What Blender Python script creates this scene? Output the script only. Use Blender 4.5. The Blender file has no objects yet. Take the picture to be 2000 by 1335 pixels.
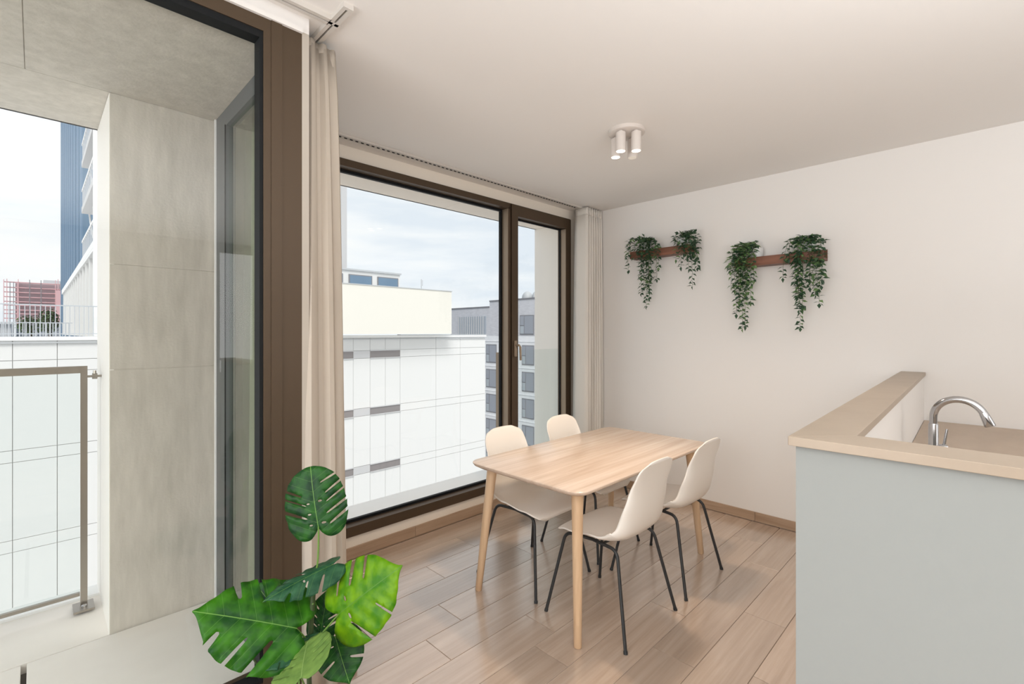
import bpy, bmesh, math, random
from mathutils import Vector, Matrix
from mathutils.geometry import delaunay_2d_cdt
random.seed(7)
S2 = math.sqrt(2.0)
F = 932.0; CX = 1000.0; HY = 649.0; EYE = 1.48

# ------------------------------------------------------------------ camera
sc = bpy.context.scene
col = sc.collection
cd = bpy.data.cameras.new('camera'); cam = bpy.data.objects.new('camera', cd); col.objects.link(cam)
cam.location = (0, 0, EYE)
cam.rotation_euler = (math.radians(90), 0, math.radians(-45))
cd.sensor_width = 36.0; cd.lens = F / 2000.0 * 36.0
cd.shift_y = (HY - 667.5) / 2000.0
cd.clip_start = 0.05; cd.clip_end = 1000
sc.camera = cam

# ------------------------------------------------------------------ world, lights, exposure
sc.view_settings.view_transform = 'Standard'; sc.view_settings.look = 'None'
sc.view_settings.gamma = 1.0; sc.view_settings.use_curve_mapping = False
sc.view_settings.exposure = 0.18
sc.cycles.max_bounces = 10; sc.cycles.diffuse_bounces = 6; sc.cycles.transparent_max_bounces = 16
sc.cycles.caustics_reflective = False; sc.cycles.caustics_refractive = False

w = bpy.data.worlds.new('overcast_sky'); sc.world = w; w.use_nodes = True
nt = w.node_tree; nt.nodes.clear()
def N(nt, t, **kw):
    n = nt.nodes.new(t)
    for k, v in kw.items(): setattr(n, k, v)
    return n
tc = N(nt, 'ShaderNodeTexCoord'); mp = N(nt, 'ShaderNodeMapping'); mp.inputs['Scale'].default_value = (1.1, 1.1, 6.0)
mp.inputs['Rotation'].default_value = (0.06, -0.05, 0)
no = N(nt, 'ShaderNodeTexNoise'); no.inputs['Scale'].default_value = 1.9; no.inputs['Detail'].default_value = 5; no.inputs['Roughness'].default_value = .5
cr = N(nt, 'ShaderNodeValToRGB')
cr.color_ramp.elements[0].position = .34; cr.color_ramp.elements[0].color = (.60, .65, .71, 1)
cr.color_ramp.elements[1].position = .56; cr.color_ramp.elements[1].color = (.765, .765, .765, 1)
e = cr.color_ramp.elements.new(.45); e.color = (.70, .725, .755, 1)
bg = N(nt, 'ShaderNodeBackground'); bg.inputs['Strength'].default_value = 1.22
wo = N(nt, 'ShaderNodeOutputWorld')
L = nt.links.new
L(tc.outputs['Generated'], mp.inputs['Vector']); L(mp.outputs[0], no.inputs['Vector']); L(no.outputs['Fac'], cr.inputs[0])
L(cr.outputs[0], bg.inputs['Color']); L(bg.outputs[0], wo.inputs[0])

def light(name, kind, loc, aim, energy, color=(1, 1, 1), **kw):
    d = bpy.data.lights.new(name, kind); d.energy = energy; d.color = color
    for k, v in kw.items(): setattr(d, k, v)
    o = bpy.data.objects.new(name, d); col.objects.link(o); o.location = loc
    o.rotation_euler = (Vector(aim) - Vector(loc)).to_track_quat('-Z', 'Y').to_euler()
    return o
light('hazy_sun', 'SUN', (0, 0, 30), (6, 9, 19), 2.0, (1, .97, .93), angle=math.radians(25))
# added fill lights in the unseen part of the room, no real fixtures
light('living_fill_down', 'AREA', (-1.5, -1.6, 2.66), (-1.5, -1.6, 0), 40, (.96, .98, 1.0), shape='RECTANGLE', size=1.9, size_y=3.2)  # added fill facing down, no lamp modelled
light('ceiling_bounce_fill', 'AREA', (-.3, -1.4, 1.60), (-.3, -1.4, 2.69), 140, (.96, .98, 1.0), shape='RECTANGLE', size=4.0, size_y=2.8)  # added fill aimed up so the ceiling bounces it
light('left_side_fill', 'AREA', (-2.5, .95, 1.4), (4.0, 1.3, 1.3), 54, (.94, .975, 1.0), shape='RECTANGLE', size=1.7, size_y=2.2)  # added side fill in front of a solid wall, no window
light('rear_fill', 'AREA', (2.5, -3.42, 1.75), (2.0, 2, 1.75), 21, (.97, .985, 1.0), shape='RECTANGLE', size=1.5, size_y=1.6)  # added fill from the rear; that wall has no window

# ------------------------------------------------------------------ helpers
def fx(px, Y):
    u = (px - CX) / F; return Y * (1 + u) / (1 - u)
def fz(px, py, Y):
    u = (px - CX) / F; return EYE - Y * S2 / (1 - u) * (py - HY) / F
def wp(px, py, d):
    u = (px - CX) / F
    return Vector((d * (1 + u) / S2, d * (1 - u) / S2, EYE - d * (py - HY) / F))
CR = Vector((1, -1, 0)) / S2; CU = Vector((0, 0, 1)); CB = Vector((-1, -1, 0)) / S2   # right, up, towards camera

class MB:
    def __init__(s): s.v = []; s.f = []; s.uv = None
    def add(s, vs, fs):
        b = len(s.v); s.v += [tuple(q) for q in vs]; s.f += [tuple(i + b for i in f) for f in fs]; return s
    def box(s, x0, x1, y0, y1, z0, z1):
        return s.add([(x0, y0, z0), (x1, y0, z0), (x1, y1, z0), (x0, y1, z0), (x0, y0, z1), (x1, y0, z1), (x1, y1, z1), (x0, y1, z1)],
                     [(0, 3, 2, 1), (4, 5, 6, 7), (0, 1, 5, 4), (1, 2, 6, 5), (2, 3, 7, 6), (3, 0, 4, 7)])
    def prism(s, pts, z0, z1):
        n = len(pts); a = sum(pts[i][0] * pts[(i + 1) % n][1] - pts[(i + 1) % n][0] * pts[i][1] for i in range(n))
        if a < 0: pts = pts[::-1]
        return s.add([(p[0], p[1], z0) for p in pts] + [(p[0], p[1], z1) for p in pts],
                     [tuple(range(n - 1, -1, -1)), tuple(range(n, 2 * n))] + [(i, (i + 1) % n, n + (i + 1) % n, n + i) for i in range(n)])
    def tube(s, pts, r, seg=8, cap=True):
        pts = [Vector(p) for p in pts]; n = len(pts)
        rs = r if isinstance(r, (list, tuple)) else [r] * n
        up = None; vs = []
        for i, p in enumerate(pts):
            t = (pts[min(i + 1, n - 1)] - pts[max(i - 1, 0)]).normalized()
            if up is None:
                up = Vector((0, 0, 1)) if abs(t.z) < .9 else Vector((1, 0, 0))
            a = (up - t * up.dot(t)).normalized(); b = t.cross(a); up = a
            for k in range(seg):
                q = 2 * math.pi * k / seg
                vs.append(p + (a * math.cos(q) + b * math.sin(q)) * rs[i])
        fs = [(i * seg + k, i * seg + (k + 1) % seg, (i + 1) * seg + (k + 1) % seg, (i + 1) * seg + k) for i in range(n - 1) for k in range(seg)]
        if cap: fs += [tuple(range(seg - 1, -1, -1)), tuple(range((n - 1) * seg, n * seg))]
        return s.add(vs, fs)
    def lathe(s, prof, c=(0, 0, 0), seg=24):
        vs = []; n = len(prof)
        for r, z in prof:
            for k in range(seg):
                q = 2 * math.pi * k / seg; vs.append((c[0] + r * math.cos(q), c[1] + r * math.sin(q), c[2] + z))
        fs = [(i * seg + k, i * seg + (k + 1) % seg, (i + 1) * seg + (k + 1) % seg, (i + 1) * seg + k) for i in range(n - 1) for k in range(seg)]
        fs += [tuple(range(seg - 1, -1, -1)), tuple(range((n - 1) * seg, n * seg))]
        return s.add(vs, fs)
    def mesh(s, name, mat, smooth=False):
        me = bpy.data.meshes.new(name); me.from_pydata(s.v, [], s.f); me.validate(); me.update()
        if mat: me.materials.append(mat)
        if smooth:
            me.polygons.foreach_set('use_smooth', [True] * len(me.polygons))
            me.set_sharp_from_angle(angle=math.radians(40))
        return me
    def obj(s, name, mat, parent=None, smooth=False, bevel=0, **props):
        return link(name, s.mesh(name, mat, smooth), parent, bevel, **props)

def link(name, me, parent=None, bevel=0, **props):
    o = bpy.data.objects.new(name, me); col.objects.link(o)
    if parent: o.parent = parent; o.location = -Vector(parent.location) if not parent.parent else -(Vector(parent.location) + Vector(parent.parent.location))
    if bevel:
        m = o.modifiers.new('bevel', 'BEVEL'); m.width = bevel; m.segments = 2; m.limit_method = 'ANGLE'
    for k, v in props.items(): o[k] = v
    return o
def box(name, x0, x1, y0, y1, z0, z1, mat, parent=None, bevel=0, **props):
    return MB().box(min(x0, x1), max(x0, x1), min(y0, y1), max(y0, y1), min(z0, z1), max(z0, z1)).obj(name, mat, parent, bevel=bevel, **props)
def thing(name, label, cat, loc=(0, 0, 0), group=None):
    o = bpy.data.objects.new(name, None); col.objects.link(o); o.location = loc; o.empty_display_size = .05
    o['label'] = label; o['category'] = cat
    if group: o['group'] = group
    return o
def struct_empty(name, loc=(0, 0, 0)):
    o = bpy.data.objects.new(name, None); col.objects.link(o); o.location = loc; o['kind'] = 'structure'; return o
ST = dict(kind='structure')
def copy_tree(o, parent=None):
    c = o.copy(); col.objects.link(c); c.parent = parent
    for ch in o.children: copy_tree(ch, c)
    return c

# ------------------------------------------------------------------ materials
def mat(name, color, rough=.5, metal=0, spec=.5, noise=None, bump=None, coat=0, trans=0):
    """noise=(scale xyz, color2, detail) ; bump=(scale, strength)"""
    m = bpy.data.materials.new(name); m.use_nodes = True; t = m.node_tree; b = t.nodes['Principled BSDF']
    b.inputs['Base Color'].default_value = (*color, 1); b.inputs['Roughness'].default_value = rough
    b.inputs['Metallic'].default_value = metal; b.inputs['Specular IOR Level'].default_value = spec
    b.inputs['Coat Weight'].default_value = coat
    if noise or bump:
        c = N(t, 'ShaderNodeTexCoord')
    if noise:
        mpn = N(t, 'ShaderNodeMapping'); mpn.inputs['Scale'].default_value = noise[0]
        n = N(t, 'ShaderNodeTexNoise'); n.inputs['Scale'].default_value = 1; n.inputs['Detail'].default_value = noise[2] if len(noise) > 2 else 5
        n.inputs['Roughness'].default_value = .6
        r = N(t, 'ShaderNodeValToRGB'); r.color_ramp.elements[0].position = .3; r.color_ramp.elements[1].position = .7
        r.color_ramp.elements[0].color = (*noise[1], 1); r.color_ramp.elements[1].color = (*color, 1)
        t.links.new(c.outputs['Object'], mpn.inputs[0]); t.links.new(mpn.outputs[0], n.inputs['Vector'])
        t.links.new(n.outputs['Fac'], r.inputs[0]); t.links.new(r.outputs[0], b.inputs['Base Color'])
    if bump:
        n2 = N(t, 'ShaderNodeTexNoise'); n2.inputs['Scale'].default_value = bump[0]; n2.inputs['Detail'].default_value = 4
        bu = N(t, 'ShaderNodeBump'); bu.inputs['Strength'].default_value = bump[1]; bu.inputs['Distance'].default_value = .004
        t.links.new(c.outputs['Object'], n2.inputs['Vector']); t.links.new(n2.outputs['Fac'], bu.inputs['Height']); t.links.new(bu.outputs[0], b.inputs['Normal'])
    if trans:
        out = t.nodes['Material Output']; tr = N(t, 'ShaderNodeBsdfTranslucent'); mx = N(t, 'ShaderNodeMixShader'); mx.inputs[0].default_value = trans
        tr.inputs[0].default_value = (*color, 1)
        t.links.new(b.outputs[0], mx.inputs[1]); t.links.new(tr.outputs[0], mx.inputs[2]); t.links.new(mx.outputs[0], out.inputs[0])
    return m

def glass_mat(name, tint, ior=1.5, refl=1.0):
    m = bpy.data.materials.new(name); m.use_nodes = True; t = m.node_tree; t.nodes.clear()
    out = N(t, 'ShaderNodeOutputMaterial'); tr = N(t, 'ShaderNodeBsdfTransparent'); gl = N(t, 'ShaderNodeBsdfGlossy')
    fr = N(t, 'ShaderNodeLayerWeight'); fr.inputs[0].default_value = .5; mx = N(t, 'ShaderNodeMixShader')
    pw = N(t, 'ShaderNodeMath', operation='POWER'); pw.inputs[1].default_value = 5.0; t.links.new(fr.outputs['Facing'], pw.inputs[0])
    mul = N(t, 'ShaderNodeMath', operation='MULTIPLY_ADD'); mul.inputs[1].default_value = .96 * refl; mul.inputs[2].default_value = .04 * refl
    tr.inputs[0].default_value = (*tint, 1); gl.inputs['Roughness'].default_value = 0; gl.inputs[0].default_value = (1, 1, 1, 1)
    t.links.new(pw.outputs[0], mul.inputs[0]); t.links.new(mul.outputs[0], mx.inputs[0])
    t.links.new(tr.outputs[0], mx.inputs[1]); t.links.new(gl.outputs[0], mx.inputs[2]); t.links.new(mx.outputs[0], out.inputs[0])
    return m

def wood_mat(name, c1, c2, c3, along='X', rough=.35, rnd=.0, freq=1.0, spec=.5, knots=0):
    m = bpy.data.materials.new(name); m.use_nodes = True; t = m.node_tree; b = t.nodes['Principled BSDF']
    b.inputs['Roughness'].default_value = rough; b.inputs['Specular IOR Level'].default_value = spec
    c = N(t, 'ShaderNodeTexCoord'); oi = N(t, 'ShaderNodeObjectInfo')
    ad = N(t, 'ShaderNodeVectorMath', operation='ADD'); sc_ = N(t, 'ShaderNodeVectorMath', operation='SCALE'); sc_.inputs['Scale'].default_value = 37.0
    cmb = N(t, 'ShaderNodeCombineXYZ')
    for k in range(3): t.links.new(oi.outputs['Random'], cmb.inputs[k])
    t.links.new(cmb.outputs[0], sc_.inputs[0]); t.links.new(c.outputs['Object'], ad.inputs[0]); t.links.new(sc_.outputs[0], ad.inputs[1])
    mp1 = N(t, 'ShaderNodeMapping'); s = [16 * freq] * 3; s['XYZ'.index(along)] = 1.1 * freq; mp1.inputs['Scale'].default_value = s
    n1 = N(t, 'ShaderNodeTexNoise'); n1.inputs['Scale'].default_value = 1; n1.inputs['Detail'].default_value = 6; n1.inputs['Roughness'].default_value = .6; n1.inputs['Distortion'].default_value = .6
    mp2 = N(t, 'ShaderNodeMapping'); s = [90 * freq] * 3; s['XYZ'.index(along)] = 3 * freq; mp2.inputs['Scale'].default_value = s
    n2 = N(t, 'ShaderNodeTexNoise'); n2.inputs['Scale'].default_value = 1; n2.inputs['Detail'].default_value = 3
    t.links.new(ad.outputs[0], mp1.inputs[0]); t.links.new(ad.outputs[0], mp2.inputs[0]); t.links.new(mp1.outputs[0], n1.inputs[0]); t.links.new(mp2.outputs[0], n2.inputs[0])
    r = N(t, 'ShaderNodeValToRGB'); r.color_ramp.elements[0].position = .3; r.color_ramp.elements[1].position = .72
    r.color_ramp.elements[0].color = (*c1, 1); r.color_ramp.elements[1].color = (*c3, 1); e = r.color_ramp.elements.new(.5); e.color = (*c2, 1)
    t.links.new(n1.outputs['Fac'], r.inputs[0])
    m1 = N(t, 'ShaderNodeMix', data_type='RGBA', blend_type='MULTIPLY'); m1.inputs[0].default_value = .35
    r2 = N(t, 'ShaderNodeValToRGB'); r2.color_ramp.elements[0].position = .3; r2.color_ramp.elements[0].color = (.72, .68, .64, 1); r2.color_ramp.elements[1].position = .65
    t.links.new(n2.outputs['Fac'], r2.inputs[0]); t.links.new(r.outputs[0], m1.inputs[6]); t.links.new(r2.outputs[0], m1.inputs[7])
    last = m1.outputs[2]
    if rnd:
        mr = N(t, 'ShaderNodeMapRange'); mr.inputs[3].default_value = 1 - rnd; mr.inputs[4].default_value = 1 + rnd * .5
        t.links.new(oi.outputs['Random'], mr.inputs[0])
        hs = N(t, 'ShaderNodeHueSaturation'); t.links.new(mr.outputs[0], hs.inputs['Value']); t.links.new(last, hs.inputs['Color']); last = hs.outputs[0]
    t.links.new(last, b.inputs['Base Color'])
    bu = N(t, 'ShaderNodeBump'); bu.inputs['Strength'].default_value = .08; bu.inputs['Distance'].default_value = .002
    t.links.new(n1.outputs['Fac'], bu.inputs['Height']); t.links.new(bu.outputs[0], b.inputs['Normal'])
    return m

M = {}
M['wall'] = mat('white_wall_paint', (.80, .782, .76), .75, spec=.2, bump=(220, .04))
M['rear_dim'] = mat('dimmed_rear_wall_paint', (.33, .30, .27), .8, spec=.2)  # unseen rear wall, darkened to keep its reflection in the window weak
M['ceiling'] = mat('ceiling_paint', (.81, .792, .77), .8, spec=.15)
M['cream'] = mat('cream_paint', (.84, .79, .71), .6, spec=.3)
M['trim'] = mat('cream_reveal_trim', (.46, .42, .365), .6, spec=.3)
M['half'] = mat('half_wall_paint_dimmed', (.31, .33, .325), .6, spec=.25)  # white wall paint greyed to stand in for weaker light
M['floor'] = wood_mat('wood_tile', (.42, .32, .25), (.50, .39, .31), (.575, .465, .38), 'X', .24, rnd=.14, freq=.8, spec=1.0)
fb_ = M['floor'].node_tree.nodes['Principled BSDF']; fb_.inputs['Coat Weight'].default_value = 1; fb_.inputs['Coat Roughness'].default_value = .2; fb_.inputs['Coat IOR'].default_value = 1.6
M['skirt'] = wood_mat('wood_tile_skirting_x', (.34, .23, .155), (.42, .30, .21), (.50, .37, .27), 'X', .4)
M['skirty'] = wood_mat('wood_tile_skirting_y', (.34, .23, .155), (.42, .30, .21), (.50, .37, .27), 'Y', .4)
M['grout'] = mat('grout', (.28, .22, .18), .8)
M['table'] = wood_mat('ash_veneer', (.61, .47, .37), (.70, .57, .47), (.78, .665, .575), 'X', .25, freq=.55, spec=.6)
M['tleg'] = wood_mat('ash_solid', (.62, .42, .26), (.70, .50, .32), (.76, .57, .39), 'Z', .4, freq=.8)
M['shell'] = mat('cream_white_plastic', (.86, .83, .78), .42, spec=.4)
M['black'] = mat('black_powder_coat', (.022, .024, .026), .45)
M['bronze'] = mat('bronze_aluminium', (.085, .058, .036), .45, metal=.35, spec=.4)
M['bronzein'] = mat('champagne_and_lit_bronze', (.30, .235, .17), .4, metal=.3)  # hardware colour; also the lightened frame sides
M['gasket'] = mat('black_rubber', (.008, .009, .010), .6, spec=.2)
M['greyalu'] = mat('grey_aluminium', (.13, .14, .145), .45, metal=.3)
M['glass'] = glass_mat('window_glass', (.975, .985, .98), refl=.55)
M['glassret'] = glass_mat('tinted_return_glass', (.80, .88, .80), refl=1.3)
M['glassrail'] = glass_mat('balustrade_glass', (.95, .972, .968), refl=.6)
M['stone'] = mat('beige_limestone', (.63, .59, .525), .7, noise=((22, 22, 4), (.50, .468, .41), 14), bump=(90, .3), spec=.3)
M['stonelit'] = mat('skylit_stone', (.90, .87, .825), .6, spec=.3)  # stone whitened to stand in for skylight on the side faces
M['soffit2'] = mat('daylit_soffit_stone', (.93, .86, .78), .65, spec=.3)  # soffit stone lightened to stand in for daylight at the large window
M['paver'] = mat('pale_stone_paver', (.86, .82, .77), .6, noise=((1.6, 2.5, 2), (.76, .72, .67), 7), spec=.3)
M['joint'] = mat('dark_joint', (.05, .05, .05), .9)
M['curtain'] = mat('linen_curtain', (.64, .575, .495), .9, spec=.1, bump=(500, .25), trans=.25)
M['curtain2'] = mat('pale_linen_curtain', (.92, .89, .84), .9, spec=.1, bump=(500, .25), trans=.25)
M['track'] = mat('white_track', (.60, .57, .53), .4)
M['stoneslab'] = mat('beige_ledge_stone', (.42, .345, .27), .45, noise=((5, 5, 5), (.375, .305, .235), 6))
M['counter'] = mat('beige_worktop', (.47, .37, .28), .4, noise=((3, 9, 5), (.40, .31, .23), 7))
M['chrome'] = mat('chrome', (.50, .50, .51), .12, metal=1)
M['steel'] = mat('brushed_steel', (.36, .33, .29), .3, metal=.9)
M['lampwhite'] = mat('white_lamp_metal', (.66, .61, .57), .5)
M['walnut'] = wood_mat('walnut', (.10, .035, .018), (.17, .065, .035), (.25, .105, .06), 'Y', .45, freq=1.2)
M['pot'] = mat('white_ceramic', (.74, .76, .76), .35)
M['vineleaf'] = mat('dark_vine_leaf', (.035, .095, .038), .5, noise=((30, 30, 30), (.012, .045, .02), 2))
M['vineleaf2'] = mat('pale_vine_leaf', (.16, .27, .09), .5, noise=((30, 30, 30), (.05, .12, .04), 2))
M['vinestem'] = mat('vine_stem', (.06, .09, .03), .7)
# outside
M['facade'] = mat('white_facade_panel', (.74, .74, .735), .6, spec=.2)
M['facade2'] = mat('pale_cream_facade', (.78, .755, .69), .6, spec=.2)
M['facjoint'] = mat('facade_joint', (.55, .55, .54), .9)
M['faccap'] = mat('zinc_parapet_cap', (.50, .52, .54), .5)
M['slot'] = mat('dark_slot_window', (.24, .22, .22), .3)
M['slotmid'] = mat('grey_panel', (.55, .55, .56), .5)
M['bluetower'] = mat('blue_metal_cladding', (.115, .20, .30), .35, noise=((.5, .5, .12), (.15, .25, .36), 3))
M['bluefin'] = mat('pale_blue_fin', (.20, .30, .42), .4)
M['brick'] = mat('grey_brick', (.68, .68, .72), .8, noise=((1.5, 1.5, 5), (.56, .56, .60), 6))  # brick, white brick and far glass are paled for distance haze
M['brickw'] = mat('white_brick', (.90, .90, .92), .8, noise=((1.5, 1.5, 5), (.80, .81, .84), 6))
M['fwin'] = mat('far_window_glass', (.36, .38, .43), .15, spec=.8)
M['fwinlow'] = mat('far_window_glass_pale', (.46, .50, .54), .2, spec=.8)
M['ffr'] = mat('far_window_frame', (.22, .22, .24), .5)
M['cladgrey'] = mat('blue_grey_cladding', (.40, .44, .50), .5)
M['scaff'] = mat('hazed_red_scaffold', (.62, .38, .40), .6)  # red washed out, haze mixed into the colour
M['net'] = mat('hazed_pink_netting', (.68, .63, .66), .8)  # netting greyed towards haze in its base colour
M['concrete'] = mat('street_concrete', (.6, .6, .6), .9)
M['tree'] = mat('far_tree_leaves', (.05, .10, .035), .7, noise=((2, 2, 2), (.10, .17, .06), 3))
M['bark'] = mat('bark', (.12, .08, .05), .9)
M['rail'] = mat('pale_rail_metal', (.50, .53, .57), .5)
M['white'] = mat('bright_white', (.88, .88, .88), .5)
def emis(name, c, s):
    m = bpy.data.materials.new(name); m.use_nodes = True; t = m.node_tree; t.nodes.clear()
    o = N(t, 'ShaderNodeOutputMaterial'); e = N(t, 'ShaderNodeEmission'); e.inputs[0].default_value = (*c, 1); e.inputs[1].default_value = s
    t.links.new(e.outputs[0], o.inputs[0]); return m
M['bulb'] = emis('lit_spot_lens', (1, .92, .8), 3)
M['bulbdim'] = emis('dim_spot_lens', (1, .86, .7), .6)

# ------------------------------------------------------------------ room shell
WX = 4.0; WY = 2.95; CZ = 2.69; LY = 1.86; LX = -2.6; RY = -3.5
box('wall_back', WX, WX + .25, RY - .2, WY + .2, -.2, 3.0, M['wall'], **ST)
box('wall_left', LX - .3, LX, RY - .2, LY + .15, -.2, 3.0, M['wall'], **ST)
box('wall_rear', LX - .3, WX + .25, RY - .2, RY, -.2, 3.0, M['rear_dim'], **ST)
MB().prism([(LX - .3, RY - .2), (WX + .25, RY - .2), (WX + .25, WY + .1), (.735, WY + .1), (.735, LY + .1), (LX - .3, LY + .1)], CZ, 3.0).obj('ceiling', M['ceiling'], **ST)
# window wall with openings
FL, FR = 1.06, 3.75       # window 2 frame extents
ww = MB()
ww.box(.75, FL, WY, WY + .12, 0, CZ); ww.box(FR, WX, WY, WY + .12, 0, CZ)
ww.box(FL, FR, WY, WY + .12, 0, .15); ww.box(FL, FR, WY, WY + .12, 2.60, CZ)
ww.obj('wall_window', M['cream'], **ST)
# wall over the left window, turning the corner over the glazed return
MB().prism([(LX, LY), (.75, LY), (.75, WY), (.70, WY), (.70, LY + .08), (LX, LY + .08)], 2.63, CZ).obj('wall_left_window_head', M['wall'], **ST)
MB().box(.723, .75, LY, LY + .06, 0, 2.63).box(.71, .75, LY + .02, WY, 0, .09).obj('trim_1', M['trim'], **ST)
box('trim_2', LX, .723, LY - .012, LY, 2.622, 2.640, M['wall'], **ST)
# skirting tiles
bb = struct_empty('baseboard_window')
for i in range(4):
    x0 = .75 + i * 1.2
    if x0 < WX: box('skirting_tile', x0 + .0015, min(x0 + 1.2, WX) - .0015, WY - .012, WY, .004, .077, M['skirt'], bb)
bb2 = struct_empty('baseboard_back')
for i in range(4):
    y1 = WY - .012 - (.44 if i == 0 else .44 + (i) * 1.2 - 1.2) if i else WY - .012
    y0 = WY - .012 - .44 - i * 1.2
    y1 = WY - .012 if i == 0 else WY - .012 - .44 - (i - 1) * 1.2
    if y0 < .42: y0 = .42
    if y1 > y0 + .01: box('skirting_tile', WX - .012, WX, y0 + .0015, y1 - .0015, .004, .074, M['skirty'], bb2)
# floor of long wood-look tiles
fl = box('floor', LX, WX, RY, WY, -.08, -.003, M['grout'], **ST)
offs = {0: .86, -1: 1.4, 1: .35, 2: .62, 3: .132, 4: .352, 5: 1.05, 6: .55, 7: .953, 8: .3}
cache = {}
k0 = math.floor((RY - 1.12) / .2)
for k in range(k0, 10):
    ya = max(1.12 + .2 * k, RY); yb = min(1.12 + .2 * (k + 1), WY)
    if yb - ya < .02: continue
    off = {-1: 2.06, 2: 1.82, 3: 1.332, 4: 1.552, 6: 1.75, 7: 2.153}.get(k, (k * .47) % 1.2)
    xs = [off + 1.2 * j for j in range(-5, 5)]; xs = [LX] + [x for x in xs if LX + .02 < x < WX - .02] + [WX]
    for a, b in zip(xs, xs[1:]):
        key = (round(b - a, 3), round(yb - ya, 3))
        if key not in cache:
            hx, hy = key[0] / 2 - .0012, key[1] / 2 - .0012; g = .001
            m_ = MB(); m_.add([(-hx, -hy, -.004), (hx, -hy, -.004), (hx, hy, -.004), (-hx, hy, -.004),
                               (-hx, -hy, -g), (hx, -hy, -g), (hx, hy, -g), (-hx, hy, -g),
                               (-hx + g, -hy + g, 0), (hx - g, -hy + g, 0), (hx - g, hy - g, 0), (-hx + g, hy - g, 0)],
                              [(0, 1, 5, 4), (1, 2, 6, 5), (2, 3, 7, 6), (3, 0, 4, 7), (4, 5, 9, 8), (5, 6, 10, 9), (6, 7, 11, 10), (7, 4, 8, 11), (8, 9, 10, 11)])
            cache[key] = m_.mesh('floor_tile', M['floor'])
        o = bpy.data.objects.new('floor_tile', cache[key]); col.objects.link(o); o.parent = fl
        o.location = ((a + b) / 2, (ya + yb) / 2, 0)

# ------------------------------------------------------------------ window 2 (large, fixed pane + casement)
w2 = struct_empty('window_2')
Y0 = WY - .02
def frame_rect(m, x0, x1, z0, z1, t, y0, y1, tb=None, tt=None):
    tb = tb or t; tt = tt or t
    m.box(x0, x0 + t, y0, y1, z0, z1); m.box(x1 - t, x1, y0, y1, z0, z1)
    m.box(x0 + t, x1 - t, y0, y1, z0, z0 + tb); m.box(x0 + t, x1 - t, y0, y1, z1 - tt, z1); return m
m_ = MB(); frame_rect(m_, FL, FR, .15, 2.60, .05, Y0 + .004, Y0 + .12, .065, .047); m_.box(2.89, 2.915, Y0 + .004, Y0 + .12, .2, 2.56)
m_.obj('outer_frame', M['bronze'], w2)
MB().box(2.884, 2.8899, Y0 + .006, Y0 + .085, .22, 2.55).obj('mullion_lit_side', M['bronzein'], w2)  # lighter strip paints in window light on the mullion side
frame_rect(MB(), FL + .05, 2.884, .215, 2.553, .018, Y0 + .075, Y0 + .10).obj('gasket', M['gasket'], w2)
MB().box(FL + .05, 2.884, Y0 + .082, Y0 + .088, .22, 2.55).obj('pane', M['glass'], w2)
sa = frame_rect(MB(), 2.921, 3.745, .17, 2.592, .077, Y0 - .008, Y0 + .075, .09, .095).obj('sash_frame', M['bronze'], w2)
MB().box(3.664, 3.6679, Y0 - .006, Y0 + .055, .27, 2.49).obj('sash_lit_side', M['bronzein'], w2)  # pale strip stands in for daylight on the sash edge
frame_rect(MB(), 2.998, 3.668, .26, 2.497, .014, Y0 + .055, Y0 + .07).obj('gasket', M['gasket'], w2)
MB().box(3.0, 3.66, Y0 + .06, Y0 + .065, .262, 2.495).obj('pane', M['glass'], w2)
hd = MB().box(2.945, 2.975, Y0 - .02, Y0 - .008, 1.27, 1.41).obj('handle', M['bronzein'], w2, bevel=.003)
MB().tube([(2.96, Y0 - .02, 1.37), (2.96, Y0 - .058, 1.37), (2.965, Y0 - .066, 1.355), (2.97, Y0 - .066, 1.24)], [.009, .009, .010, .009], 10).obj('lever', M['bronzein'], hd, smooth=True)
# left window
w1 = struct_empty('window_1')
frame_rect(MB(), LX, .723, .12, 2.63, .137, LY, LY + .10, .09, .057).obj('outer_frame', M['bronze'], w1)
MB().box(.612, .65, LY - .004, LY + .002, .12, 2.63).obj('frame_rib', M['bronze'], w1)
frame_rect(MB(), LX + .137, .586, .21, 2.573, .012, LY + .004, LY + .06, .012, .026).obj('gasket', M['gasket'], w1)
MB().box(LX + .13, .59, LY + .04, LY + .046, .2, 2.56).obj('pane', M['glass'], w1)
# corner post and glazed return (faces the loggia)
w3 = struct_empty('window_3')
MB().box(.675, .735, LY + .10, LY + .20, .07, 2.60).obj('corner_post', M['greyalu'], w3)
m_ = MB(); m_.box(.675, .72, LY + .2, 2.70, 2.515, 2.598); m_.box(.675, .72, LY + .2, 2.70, .075, .16); m_.box(.675, .72, 2.70, 2.872, .075, 2.598)
m_.obj('return_frame', M['greyalu'], w3)
MB().box(.672, .676, 2.70, 2.71, .16, 2.52).obj('gasket', M['gasket'], w3)
MB().box(.690, .696, LY + .2, 2.705, .16, 2.52).obj('pane', M['glassret'], w3)
MB().box(.668, .676, 2.872, 2.885, .075, 2.598).obj('sealant_bead', M['white'], w3)

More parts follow.
